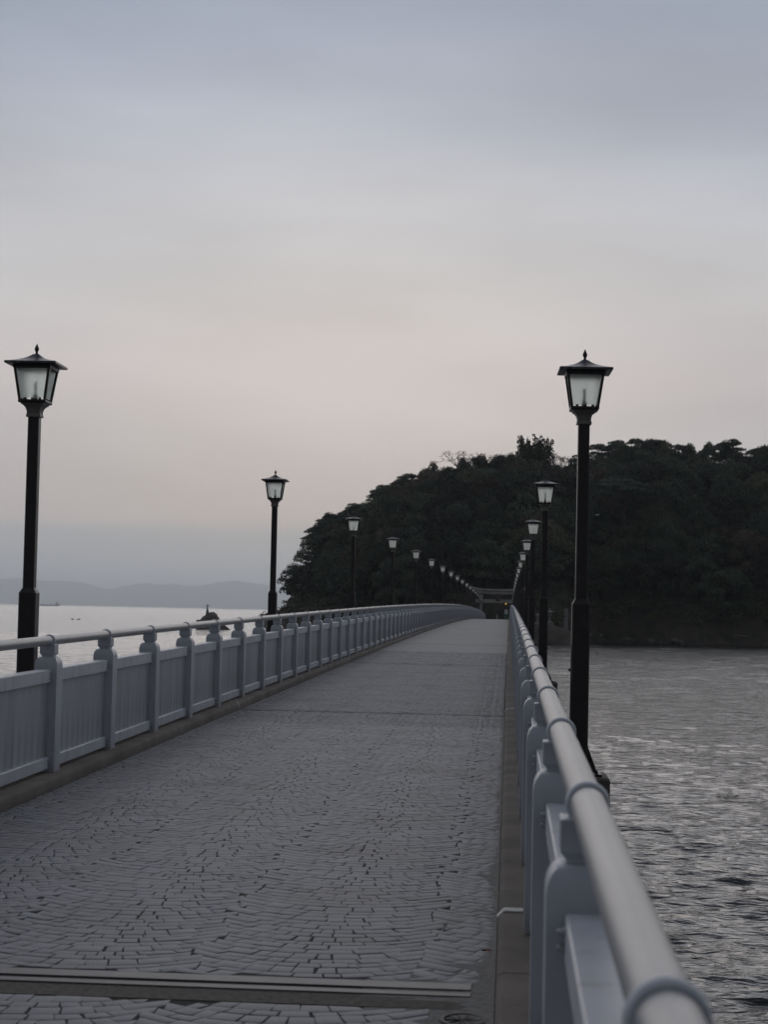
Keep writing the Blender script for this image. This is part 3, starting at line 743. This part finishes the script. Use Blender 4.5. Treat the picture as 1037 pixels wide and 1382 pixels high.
def railing(side, label):
    X = XPL if side < 0 else XPR
    s = 1 if side < 0 else -1                               # towards the road
    rl = thing('railing', label, 'railing', (X, 0, 0))
    k0 = math.ceil((YS-.00616*FPX)/P); k1 = int((YE-.3-.00616*FPX)/P)
    slat_me = slat_box(MB(), 0, s).mesh('slat', M_slat)
    far = MB(); far_off = []
    ypost = [.00616*FPX+k*P for k in range(k0, k1+1)]
    first = next(i for i, y in enumerate(ypost) if y > (11 if side < 0 else 0))
    for i, y in enumerate(ypost):
        z = zd(y)+KH
        po = ob('post', post_me, rl, (0, y, z))
        ob('post_cap', cap_me, po); 
        ob('sleeve', sleeve_me, ob('collar', collar_me, po, (0, 0, HPIPE)))
        if i == len(ypost)-1: break
        y2 = y+P; z2 = zd(y2)+KH; a = math.atan2(z2-z, P); ym = y+P/2; zm = (z+z2)/2
        ob('handrail', pipe_me, rl, (0, y+.010, z+HPIPE), (a, 0, 0))
        tb = ob('top_beam', TB, rl, (0, ym, zm), (a, 0, 0)); b2 = ob('bottom_beam', BB, rl, (0, ym, zm), (a, 0, 0))
        if first-1 <= i <= first+9:
            for par, zc in ((tb, .80), (b2, .078)):
                for e in (-1, 1):
                    for dz in (-.018, .018): ob('bolt', bolt_me, par, (s*.052, e*(bl/2-.03), zc+dz), (0, s*math.pi/2, 0))
        for q in range(NSL):
            yc = ym-bl/2+pit_*(q+.5)
            zz_ = zd(yc)+KH
            if first-1 <= i < first+29: ob('slat', slat_me, rl, (0, yc, zm+(yc-ym)*math.tan(a)), (0, 0, 0))
            else: far_off.append((yc, zm+(yc-ym)*math.tan(a)))
    bv = np.array([v.co[:] for v in slat_me.vertices]); bf = [list(p_.vertices) for p_ in slat_me.polygons]
    fq = [f for f in bf if len(f) == 4]
    V = np.concatenate([bv+np.array([0, yc, z]) for yc, z in far_off])
    F = (np.arange(len(far_off))[:, None, None]*8+np.array(fq)[None]).reshape(-1, 4)
    ob('slats', npmesh('slats', V, F, M_slat), rl)['kind'] = 'stuff'
    # closing posts at the far end
railing(-1, 'pale grey painted metal railing with panels along the left side of the bridge')
railing(1, 'pale grey painted metal railing close beside the camera along the right side of the bridge')

# ------------------------------------------------------------------ street lamps
def lamp_proto():
    root = thing('street_lamp', '', 'street lamp')
    m = MB()
    def oct_(prof, ch=.22):
        rings = []
        k0 = len(m.v)
        for h, z in prof:
            c_ = h*ch
            for (x, y) in ((-h+c_, -h), (h-c_, -h), (h, -h+c_), (h, h-c_), (h-c_, h), (-h+c_, h), (-h, h-c_), (-h, -h+c_)): m.v.append((x, y, z))
        for i in range(len(prof)-1):
            for k in range(8): a = k0+8*i+k; b_ = k0+8*i+(k+1) % 8; m.f.append((a, b_, b_+8, a+8))
        m.f.append(tuple(k0+k for k in reversed(range(8)))); m.f.append(tuple(k0+8*(len(prof)-1)+k for k in range(8)))
    oct_([(.080, .0), (.080, 1.52), (.052, 1.568), (.051, 3.145)], .16)
    ob('pole', m.mesh('pole', M_lamp), root)
    # foot plate with gussets and bolts
    f_ = MB().box(-.20, .20, -.20, .20, .001, .022, .003)
    for sx, sy in ((1, 0), (-1, 0), (0, 1), (0, -1)):
        if sx: f_.poly([(sx*.081, -.008, .022), (sx*.17, -.008, .022), (sx*.081, -.008, .26)], (0, .016, 0))
        else: f_.poly([(-.008, sy*.081, .022), (-.008, sy*.17, .022), (-.008, sy*.081, .26)], (.016, 0, 0))
    fo = ob('foot_plate', f_.mesh('foot_plate', M_lamp), root)
    ab = MB().lathe([(.016, .0221), (.016, .034), (.010, .035), (.010, .055)], 6).mesh('bolt', M_lamp)
    for sx in (-.155, .155):
        for sy in (-.155, .155): ob('bolt', ab, fo, (sx, sy, 0))
    kn = MB().lathe([(.012, 0), (.014, .012), (.008, .02)], 8).mesh('hatch_screw', M_lamp)
    for z in (.93, .36): ob('hatch_screw', kn, root, (-.081, .02, z), (0, -math.pi/2, 0))
    # neck
    prof = [(h_, z_+.085) for h_, z_ in [(.066, 3.055), (.066, 3.075), (.060, 3.085), (.062, 3.11), (.070, 3.135), (.084, 3.155), (.104, 3.168), (.106, 3.18)]]
    ob('neck', MB().sq(prof).mesh('neck', M_neck, 30), root)
    # cage: bottom tray, four bars, head band
    zb, zt = 3.266, 3.610; hb, ht = .125, .172
    c_ = MB().sq([(hb-.002, zb), (hb+.003, zb+.006), (hb+.003, zb+.028), (hb-.012, zb+.030)])
    fr = ob('lantern_frame', c_.mesh('lantern_frame', M_lamp), root)
    ob('head_band', MB().sq([(ht-.012, zt-.032), (ht, zt-.030), (ht+.004, zt), (ht-.01, zt+.002)]).mesh('head_band', M_lamp), fr)
    for sx in (-1, 1):
        for sy in (-1, 1):
            b_ = MB(); w_ = .011
            z0_, z1_ = zb+.0305, zt-.0325
            q0 = hb-.008; q1 = ht-.015
            b_.loft([(sx*q0-w_, sx*q0+w_, sy*q0-w_, sy*q0+w_, z0_), (sx*q1-w_, sx*q1+w_, sy*q1-w_, sy*q1+w_, z1_)])
            ob('bar', b_.mesh('bar', M_lamp), fr)
    # glass panes, one per side
    for k in range(4):
        z0_, z1_ = zb+.042, zt-.034; q0 = hb-.017; q1 = ht-.022; g0 = q0-.006; g1 = q1-.006
        p_ = MB().poly([(-g0, -q0, z0_), (g0, -q0, z0_), (g1, -q1, z1_), (-g1, -q1, z1_)], (0, .004, 0))
        o = ob('glass_pane', p_.mesh('glass_pane', M_glass), root, (0, 0, 0), (0, 0, k*math.pi/2))
        t_ = MB()
        for xx in (-.07, .0, .07): t_.box(xx-.012, xx+.012, -q0-.006, -q0+.006, zb+.0305, zb+.046)
        ob('glazing_clip', t_.mesh('glazing_clip', M_lamp), fr, None, (0, 0, k*math.pi/2))
    ob('lamp_tube', MB().lathe([(.024, zb+.031), (.024, zb+.085), (.0125, zb+.087), (.0125, zb+.20), (.009, zb+.206)], 10).mesh('lamp_tube', M_neck, 35), root)
    ob('added_reflector', MB().box(-.135, .135, -.135, .135, zt-.0315, zt-.0275).mesh('added_reflector', M_white), root)  # unseen white plate added under the roof to brighten the panes
    # roof
    h = .238
    pr = [(h-.012, zt+.003), (h, zt+.006), (h, zt+.024), (h-.006, zt+.027)]
    for i in range(1, 9):
        q = i/8; pr.append((h*(1-q)+.026*q-.03*math.sin(q*math.pi)*.9, zt+.027+.088*(q**1.25)))
    ob('roof', MB().sq(pr).mesh('roof', M_roof, 35), root)
    zr = zt+.115
    ob('finial', MB().lathe([(.020, zr), (.013, zr+.008), (.011, zr+.022), (.020, zr+.040), (.022, zr+.052), (.014, zr+.072), (.001, zr+.102)], 8).mesh('finial', M_lamp, 40), root)
    return root
lp = lamp_proto()
ordn = ['nearest', 'second', 'third', 'fourth', 'fifth', 'sixth', 'seventh', 'eighth', 'ninth', 'tenth', 'eleventh', 'twelfth', 'thirteenth', 'fourteenth', 'fifteenth', 'sixteenth', 'farthest']
LH = 0
ped_me = MB().box(-.36, .27, -.30, .30, -.62, 0, .02).mesh('lamp_bracket', M_conc)
ped_meL = MB().box(-.27, .36, -.30, .30, -.62, 0, .02).mesh('lamp_bracket', M_conc)
for side, X in ((-1, -4.40), (1, .642)):
    for i in range(17):
        y = .0067*FPX+i*8*P; z = zd(y)+.055
        o = lp if (side < 0 and i == 0) else copy_tree(lp)
        o.location = (X, y, z); o.rotation_euler = (random.gauss(0, .002), random.gauss(0, .002), (.025 if side > 0 and i == 0 else random.gauss(0, .02))+(math.pi if False else 0))
        if side > 0:
            for ch in o.children:
                pass
        sd_ = 'left' if side < 0 else 'right'
        if i == 0: lb = 'nearest black lamp post on the left, its square lantern whole against the sky' if side < 0 else 'nearest black lamp post on the right, tallest in front of the island'
        elif i == 16: lb = 'farthest black lamp post of the %s row, beside the stone gate' % sd_
        else: lb = '%s black lamp post from the camera in the row along the %s railing' % (ordn[i], sd_)
        o['label'] = lb; o['group'] = 'lamp posts along the %s side of the bridge' % sd_
        ob('lamp_bracket', ped_me if side > 0 else ped_meL, fb, (X, y, z-.001))

# ------------------------------------------------------------------ torii gate and things at the far landing
def torii():
    Yt = 298.0; zg = zd(YE)-.011; cx = at(672.5, 800, Yt).x
    tr_ = thing('torii_gate', 'grey stone shrine gate with curved double lintel at the far end of the bridge', 'gate', (cx, Yt, zg))
    ztop = at(672.5, 794.6, Yt).z-zg; k = ztop/4.9
    for s in (-1, 1):
        m = MB(); m.tube((s*2.95, 0, 0), (s*2.70, 0, 3.98*k), .29, .25, 16)
        p = ob('pillar', m.mesh('pillar', M_stone, 50), tr_)
        ob('pillar_base', MB().lathe([(.42, 0), (.42, .22), (.36, .28)], 16, s*2.95, 0).mesh('pillar_base', M_stone, 40), p)
    def curved(name, hw, z0, h, dp, lift, n=24):
        V = []
        for i in range(n+1):
            q = -1+2*i/n; zz_ = z0+lift*abs(q)**2.6; x = q*hw
            V += [(x, -dp, zz_), (x, dp, zz_), (x*1.012, dp*1.15, zz_+h), (x*1.012, -dp*1.15, zz_+h)]
        F = []
        for i in range(n):
            for j in range(4): a = 4*i+j; b_ = 4*i+(j+1) % 4; F.append((a, b_, b_+4, a+4))
        F += [(0, 1, 2, 3), tuple(4*n+i for i in (3, 2, 1, 0))]
        me = npmesh(name, V, F, M_stone); fix(me); return ob(name, me, tr_)
    curved('upper_lintel', 4.65, 4.42*k, .42*k, .34, .42)
    curved('lower_lintel', 4.25, 3.99*k, .42*k, .26, .38)
    ob('tie_beam', MB().box(-3.75, 3.75, -.15, .15, 2.75*k, 3.30*k, .02).mesh('tie_beam', M_stone), tr_)
    ob('centre_strut', MB().box(-.36, .36, -.20, .20, 3.305*k, 3.985*k, .02).mesh('centre_strut', M_lant), tr_)
    ob('name_plaque', MB().box(-.38, .38, -.30, -.204, 3.02*k, 4.1*k, .02).mesh('name_plaque', M_rock), tr_)
torii()
# notice board on a frame, half green
p = at(683.6, 829, 293.5); zg = zd(YE)-.011
nb = thing('notice_board', 'white and green notice board beside the right end of the far railing', 'sign', (p.x, 293.5, zg))
for s in (-.22, .22): ob('leg', MB().box(s-.03, s+.03, -.03, .03, 0, .8).mesh('leg', M_neck), nb)
tz = at(683.6, 822.6, 293.5).z-zg
ob('white_panel', MB().box(-.27, .27, -.025, .025, tz-.75, tz, .005).mesh('white_panel', M_signw), nb)
ob('green_panel', MB().box(-.27, .27, -.025, .025, max(.15, tz-1.5), tz-.755, .005).mesh('green_panel', M_signg), nb)
# amber warning light
p = at(683.2, 815, 294.5)
al = thing('warning_light', 'small amber warning light on a thin pole under the stone gate', 'light', (p.x, 294.5, zg))
ob('pole', MB().tube((0, 0, 0), (0, 0, p.z-zg-.12), .035, .03, 8).mesh('pole', M_lamp), al)
ob('lens', MB().lathe([(.07, p.z-zg-.12), (.12, p.z-zg-.06), (.12, p.z-zg+.08), (.05, p.z-zg+.14)], 10).mesh('lens', M_amber, 40), al)
p = at(671.3, 831, 296)
ml = thing('marker_post', 'short pale stone marker post in the path under the gate', 'post', (p.x, 296, zg))
hh = at(671.3, 828.5, 296).z-zg
ob('shaft', MB().sq([(.16, 0), (.15, hh-.08)]).mesh('shaft', M_lant), ml); ob('cap', MB().sq([(.15, hh-.079), (.17, hh-.06), (.03, hh)]).mesh('cap', M_lant), ml)
# stone lanterns and pillar on the bank right of the bridge
def stone_lantern(px, ptop, pbot, Y, label):
    a = at(px, ptop, Y); b_ = at(px, pbot, Y); H = a.z-b_.z
    r = thing('stone_lantern', label, 'lantern', (b_.x, Y, b_.z)); k = H/2.6
    def lt(name, prof, n=6): ob(name, MB().lathe([(q*k, z*k) for q, z in prof], n).mesh(name, M_lant, 30), r)
    lt('base', [(.62, -.6), (.62, .22), (.48, .30), (.30, .42)]); lt('shaft', [(.22, .421), (.17, .9), (.21, 1.3)], 12)
    lt('platform', [(.24, 1.301), (.46, 1.42), (.46, 1.52)]); lt('light_box', [(.30, 1.521), (.30, 1.86)])
    lt('roof', [(.34, 1.861), (.62, 1.92), (.40, 2.08), (.12, 2.22)]); lt('finial', [(.07, 2.221), (.13, 2.33), (.12, 2.45), (.01, 2.6)], 10)
stone_lantern(742.5, 820.5, 842, 309, 'tall grey stone lantern on the bank between the two nearest right lamp posts')
stone_lantern(725.8, 826, 842, 312, 'pale stone lantern glimpsed just left of the second right lamp post')
a = at(764.3, 821.5, 310); b_ = at(764.3, 851, 310)
sp = thing('stone_pillar', 'square grey stone pillar on the bank beside the nearest right lamp post', 'pillar', (b_.x, 310, b_.z))
H = a.z-b_.z
ob('shaft', MB().sq([(.36, .0), (.34, H-.12), (.30, H)]).mesh('shaft', M_lant), sp); ob('plinth', MB().sq([(.62, -1.4), (.60, -.02), (.5, -.001)]).mesh('plinth', M_lant), sp)
# earth mound carrying them
def mound():
    g = np.random.default_rng(3); V = []; F = []
    n = 26; m = 12
    for i in range(n):
        for j in range(m):
            x = 2.6+i*.42; y = 305.5+j*.95
            e = min(1, (x-2.6)/1.6, max(0, (13.4-x)/3.2))*min(1, j/3.0)
            V.append((x+g.normal(0, .07), y, -.8+e*(at(742, 843, 309).z+.75-max(0, x-7)*.26)+g.normal(0, .08)))
    F = [(i*m+j, (i+1)*m+j, (i+1)*m+j+1, i*m+j+1) for i in range(n-1) for j in range(m-1)]
    struct('bank', npmesh('bank', V, F, M_rock, 180))
mound()

# ------------------------------------------------------------------ out on the water
def islet():
    Y = 656.0; b_ = at(283, 838.6, Y)
    k = Y/FPX
    g = np.random.default_rng(9); bm = bmesh.new(); bmesh.ops.create_icosphere(bm, subdivisions=4, radius=1)
    prof = [(-14.2, .0), (-12, 3.6), (-9.5, 7), (-7, 7.6), (-5, 10), (-3, 12), (2, 13), (5.5, 13), (7.5, 11), (9.5, 10.4), (10.5, 7.4), (13, 4.6), (14.2, 0)]
    d = rand_unit(g, 16)
    for v in bm.verts:
        x = v.co.x*14.2; hh = np.interp(x, [p[0] for p in prof], [p[1] for p in prof])
        z = max(v.co.z, -.3)
        lump = sum(.10*math.sin(5*v.co.dot(Vector(d[q]))+q) for q in range(8))
        rr = math.sqrt(max(0, 1-v.co.x**2))
        zr = z/rr if rr > .02 else 0
        v.co = Vector((x*k*(1+.02*g.normal()), v.co.y*2.6*(1+lump*.4), (hh*min(1, zr*1.08 if zr > 0 else zr*.3)*k)-.1+.12*lump))
    me = bpy.data.meshes.new('islet'); bm.to_mesh(me); bm.free(); me.materials.append(M_rock); shade(me, 30)
    o = thing('rock_islet', 'brown rock islet in the sea on the left carrying a small statue', 'rock', (b_.x, Y, 0), me=me)
    # statue, arms spread
    zt = 11.0*k
    st = thing('statue', 'green bronze figure with raised spread arms on the rock islet', 'statue', (b_.x-3.6*k, Y, zt-.35))
    H = at(283, 814.3, Y).z-(zt-.35); s = H/2.75
    robe = MB().lathe([(.46*s, 0), (.40*s, .35*s), (.29*s, .9*s), (.22*s, 1.35*s), (.20*s, 1.55*s)], 12)
    ob('robe', robe.mesh('robe', M_bronze, 60), st)
    me = bpy.data.meshes.new('body'); pts = [(0, 0, 1.45), (0, 0, 1.75), (0, 0, 2.08), (0, 0, 2.25), (0, 0, 2.46), (.22, 0, 2.06), (.48, -.05, 2.12), (.74, -.1, 2.36), (-.22, 0, 2.05), (-.44, -.05, 1.98), (-.62, -.1, 2.08), (0, 0, 2.68)]
    ed = [(0, 1), (1, 2), (2, 3), (3, 4), (2, 5), (5, 6), (6, 7), (2, 8), (8, 9), (9, 10), (4, 11)]
    me.from_pydata([(x*s, y*s, z*s) for x, y, z in pts], ed, []); me.materials.append(M_bronze)
    bo = ob('body', me, st)
    bo.modifiers.new('skin', 'SKIN'); me.skin_vertices if False else None
    rad = [.19, .16, .19, .07, .13, .10, .07, .05, .10, .07, .05, .04]
    for v, r in zip(me.skin_vertices[0].data, rad): v.radius = (r*s, r*s*.8)
    me.skin_vertices[0].data[0].use_root = True
    ss = bo.modifiers.new('smooth', 'SUBSURF'); ss.levels = 1; ss.render_levels = 1
islet()
p = at(380.2, 829, 520)
bc = thing('beacon', 'small dark post with a short crossbar on the reef beside the second left lamp', 'beacon', (p.x, 520, p.z-.8))
hb_ = at(380.2, 817.3, 520).z-p.z+.8
ob('pedestal', MB().lathe([(.55, 0), (.45, .8), (.30, .95)], 10).mesh('pedestal', M_lant, 40), bc)
ob('shaft', MB().lathe([(.20, .951), (.17, hb_*.8), (.24, hb_*.84), (.2, hb_*.93), (.02, hb_)], 10).mesh('shaft', M_bronze, 40), bc)
ob('crossbar', MB().box(-.42, .42, -.06, .06, hb_*.70, hb_*.76, .01).mesh('crossbar', M_bronze), bc)
# two ducks
def duck():
    r = thing('duck', '', 'bird'); bm = bmesh.new(); bmesh.ops.create_icosphere(bm, subdivisions=2, radius=1)
    for v in bm.verts:
        x, y, z = v.co; v.co = (x*.34, y*.17, z*.15+.08+.10*max(0, -x-.4))
    me = bpy.data.meshes.new('body'); bm.to_mesh(me); bm.free(); me.materials.append(M_duck); shade(me, 180); ob('body', me, r)
    h = MB().tube((.24, 0, .12), (.30, 0, .30), .06, .05, 8); h.lathe([(.02, .26), (.075, .30), (.08, .35), (.03, .41)], 8, .32, 0); h.tube((.37, 0, .33), (.50, 0, .31), .03, .012, 6)
    ob('head', h.mesh('head', M_duck, 180), r); return r
d1 = duck(); p = at(97.5, 836.6, 597); d1.location = (p.x, 597, .02); d1.rotation_euler.z = 2.9; d1.scale = (1.5, 1.5, 1.5)
d1['label'] = 'left of two dark ducks afloat beyond the left railing'; d1['group'] = 'ducks afloat'
d2 = copy_tree(d1); p = at(105.5, 836.8, 597); d2.location = (p.x, 597, .02); d2.rotation_euler.z = .3; d2['label'] = 'right of two dark ducks afloat beyond the left railing'
# gull in flight
p = at(807, 695, 250)
gu = thing('gull', 'white gull gliding in front of the dark hill right of the nearest lamp', 'bird', p, .5)
bm = bmesh.new(); bmesh.ops.create_icosphere(bm, subdivisions=2, radius=1)
for v in bm.verts: v.co = (v.co.x*.24*(1 if v.co.x > 0 else 1.25), v.co.y*.075, v.co.z*.07)
me = bpy.data.meshes.new('body'); bm.to_mesh(me); bm.free(); me.materials.append(M_bird); shade(me, 180); ob('body', me, gu)
for s in (-1, 1):
    m = MB(); sec = [(0, .10, -.08, .02), (.22, .10, -.07, .12), (.42, .05, -.07, .13), (.62, -.10, -.14, .03)]
    for (y, xa, xb, z) in sec: m.v += [(xa, s*y, z), (xb, s*y, z-.005), (xb, s*y, z-.012), (xa, s*y, z-.014)]
    for i in range(3):
        for j in range(4): a_ = 4*i+j; b_ = 4*i+(j+1) % 4; m.f.append((a_, b_, b_+4, a_+4))
    m.f += [(0, 1, 2, 3), (15, 14, 13, 12)]
    ob('wing', m.mesh('wing', M_bird), gu)
# cargo ship on the horizon
Y = 6200; p = at(66, 813.2, Y); k = Y/FPX
sh = thing('cargo_ship', 'faint hazy cargo ship low on the horizon beside the nearest left lamp post', 'ship', (p.x, Y, 0))
m = MB(); L_ = 15*k
m.poly([(-L_, -6, -1), (L_*.94, -6, -1), (L_, -6, 1.6*k), (-L_*1.03, -6, 1.6*k)], (0, 12, 0)); ob('hull', m.mesh('hull', M_ship), sh)
ob('bridge_house', MB().box(L_*.62, L_*.86, -5, 5, 1.6*k, 4.4*k).box(L_*.70, L_*.76, -1.5, 1.5, 4.4*k, 6*k).mesh('bridge_house', M_shipw), sh)
m = MB()
for q in (-.6, -.2, .2): m.box(L_*q-.6, L_*q+.6, -.6, .6, 1.6*k, 3.4*k)
ob('derricks', m.mesh('derricks', M_ship), sh)
# floating weed
p = at(986, 1080, 1); dd = (p-Vector((0, 0, EYE))); tt = EYE/-dd.z; wp = Vector((0, 0, EYE))+dd*tt
g = np.random.default_rng(31); V = []
for k in range(70):
    c = np.array([g.normal(0, .16), g.normal(0, .5), g.uniform(.0, .05)]); a = g.uniform(0, 3.14); l_ = g.uniform(.03, .10)
    dx, dy = l_*math.cos(a), l_*math.sin(a); wv = .012
    V += [c+[-dx, -dy, 0], c+[wv, -wv, .015], c+[dx, dy, .01], c+[-wv, wv, .02]]
thing('seaweed', 'small clump of green weed floating on the water near the right edge', 'seaweed', (wp.x, wp.y, .04), me=npmesh('seaweed', V, np.arange(len(V)).reshape(-1, 4), M_weed))
# ------------------------------------------------------------------ small things on the deck
p_y = DRY; dx_ = DRX
dr_ = thing('drain_cover', 'small oval iron drain cover in the paving at the bottom near the right kerb', 'drain cover', (dx_, p_y, zd(p_y)+.003), 0)
m = MB(); n = 24
for (ra, rb, z) in ((.092, .115, -.02), (.092, .115, .002), (.074, .098, .003), (.070, .094, -.004)):
    for k in range(n): a = 2*math.pi*k/n; m.v.append((ra*math.cos(a), rb*math.sin(a), z))
for i in range(3):
    for k in range(n): a = i*n+k; b_ = i*n+(k+1) % n; m.f.append((a, b_, b_+n, a+n))
ob('rim', m.mesh('rim', M_iron), dr_)
m = MB(); m.lathe([(.071, -.016), (.071, -.0145)], 20); 
for k in range(5): a = k*math.pi/5; m.tube((-.068*math.cos(a), -.085*math.sin(a), -.004-.0006*k), (.068*math.cos(a), .085*math.sin(a), -.004-.0006*k), .006, .006, 5)
ob('grating', m.mesh('grating', M_iron), dr_)
pc = at(655.5, 1282.5, 1); dd = pc-Vector((0, 0, EYE)); yb = 7.9
for _ in range(20):
    tt = (zd(yb)+.012-EYE)/dd.z; yb = dd.y*tt
cb = thing('cigarette_butt', 'orange tipped cigarette butt lying in the grit by the right kerb', 'cigarette butt', (dd.x*tt, yb, zd(yb)+.0125), .15)
ob('filter', MB().tube((0, 0, 0), (.024, 0, 0), .0042, .0042, 8).mesh('filter', M_butt), cb); ob('burnt_end', MB().tube((-.016, 0, -.001), (-.0002, 0, 0), .0035, .0042, 8).mesh('burnt_end', M_buttw), cb)

# ------------------------------------------------------------------ sea haze
hz = MB().box(-28000, 28000, -2500, 47000, -3, 540).mesh('haze', M_white)
hz.materials.clear(); hm = bpy.data.materials.new('sea_haze'); hm.use_nodes = True; t = hm.node_tree; t.nodes.clear()
o_ = t.nodes.new('ShaderNodeOutputMaterial'); pvn = t.nodes.new('ShaderNodeVolumePrincipled')
pvn.inputs['Color'].default_value = (.91, .97, 1.0, 1); pvn.inputs['Density'].default_value = 8.5e-5; pvn.inputs['Anisotropy'].default_value = 0.6
t.links.new(pvn.outputs[0], o_.inputs['Volume']); hz.materials.append(hm)
ho = ob('haze', hz); ho['kind'] = 'stuff'
print('trees', ntree, 'objects', len(bpy.data.objects))
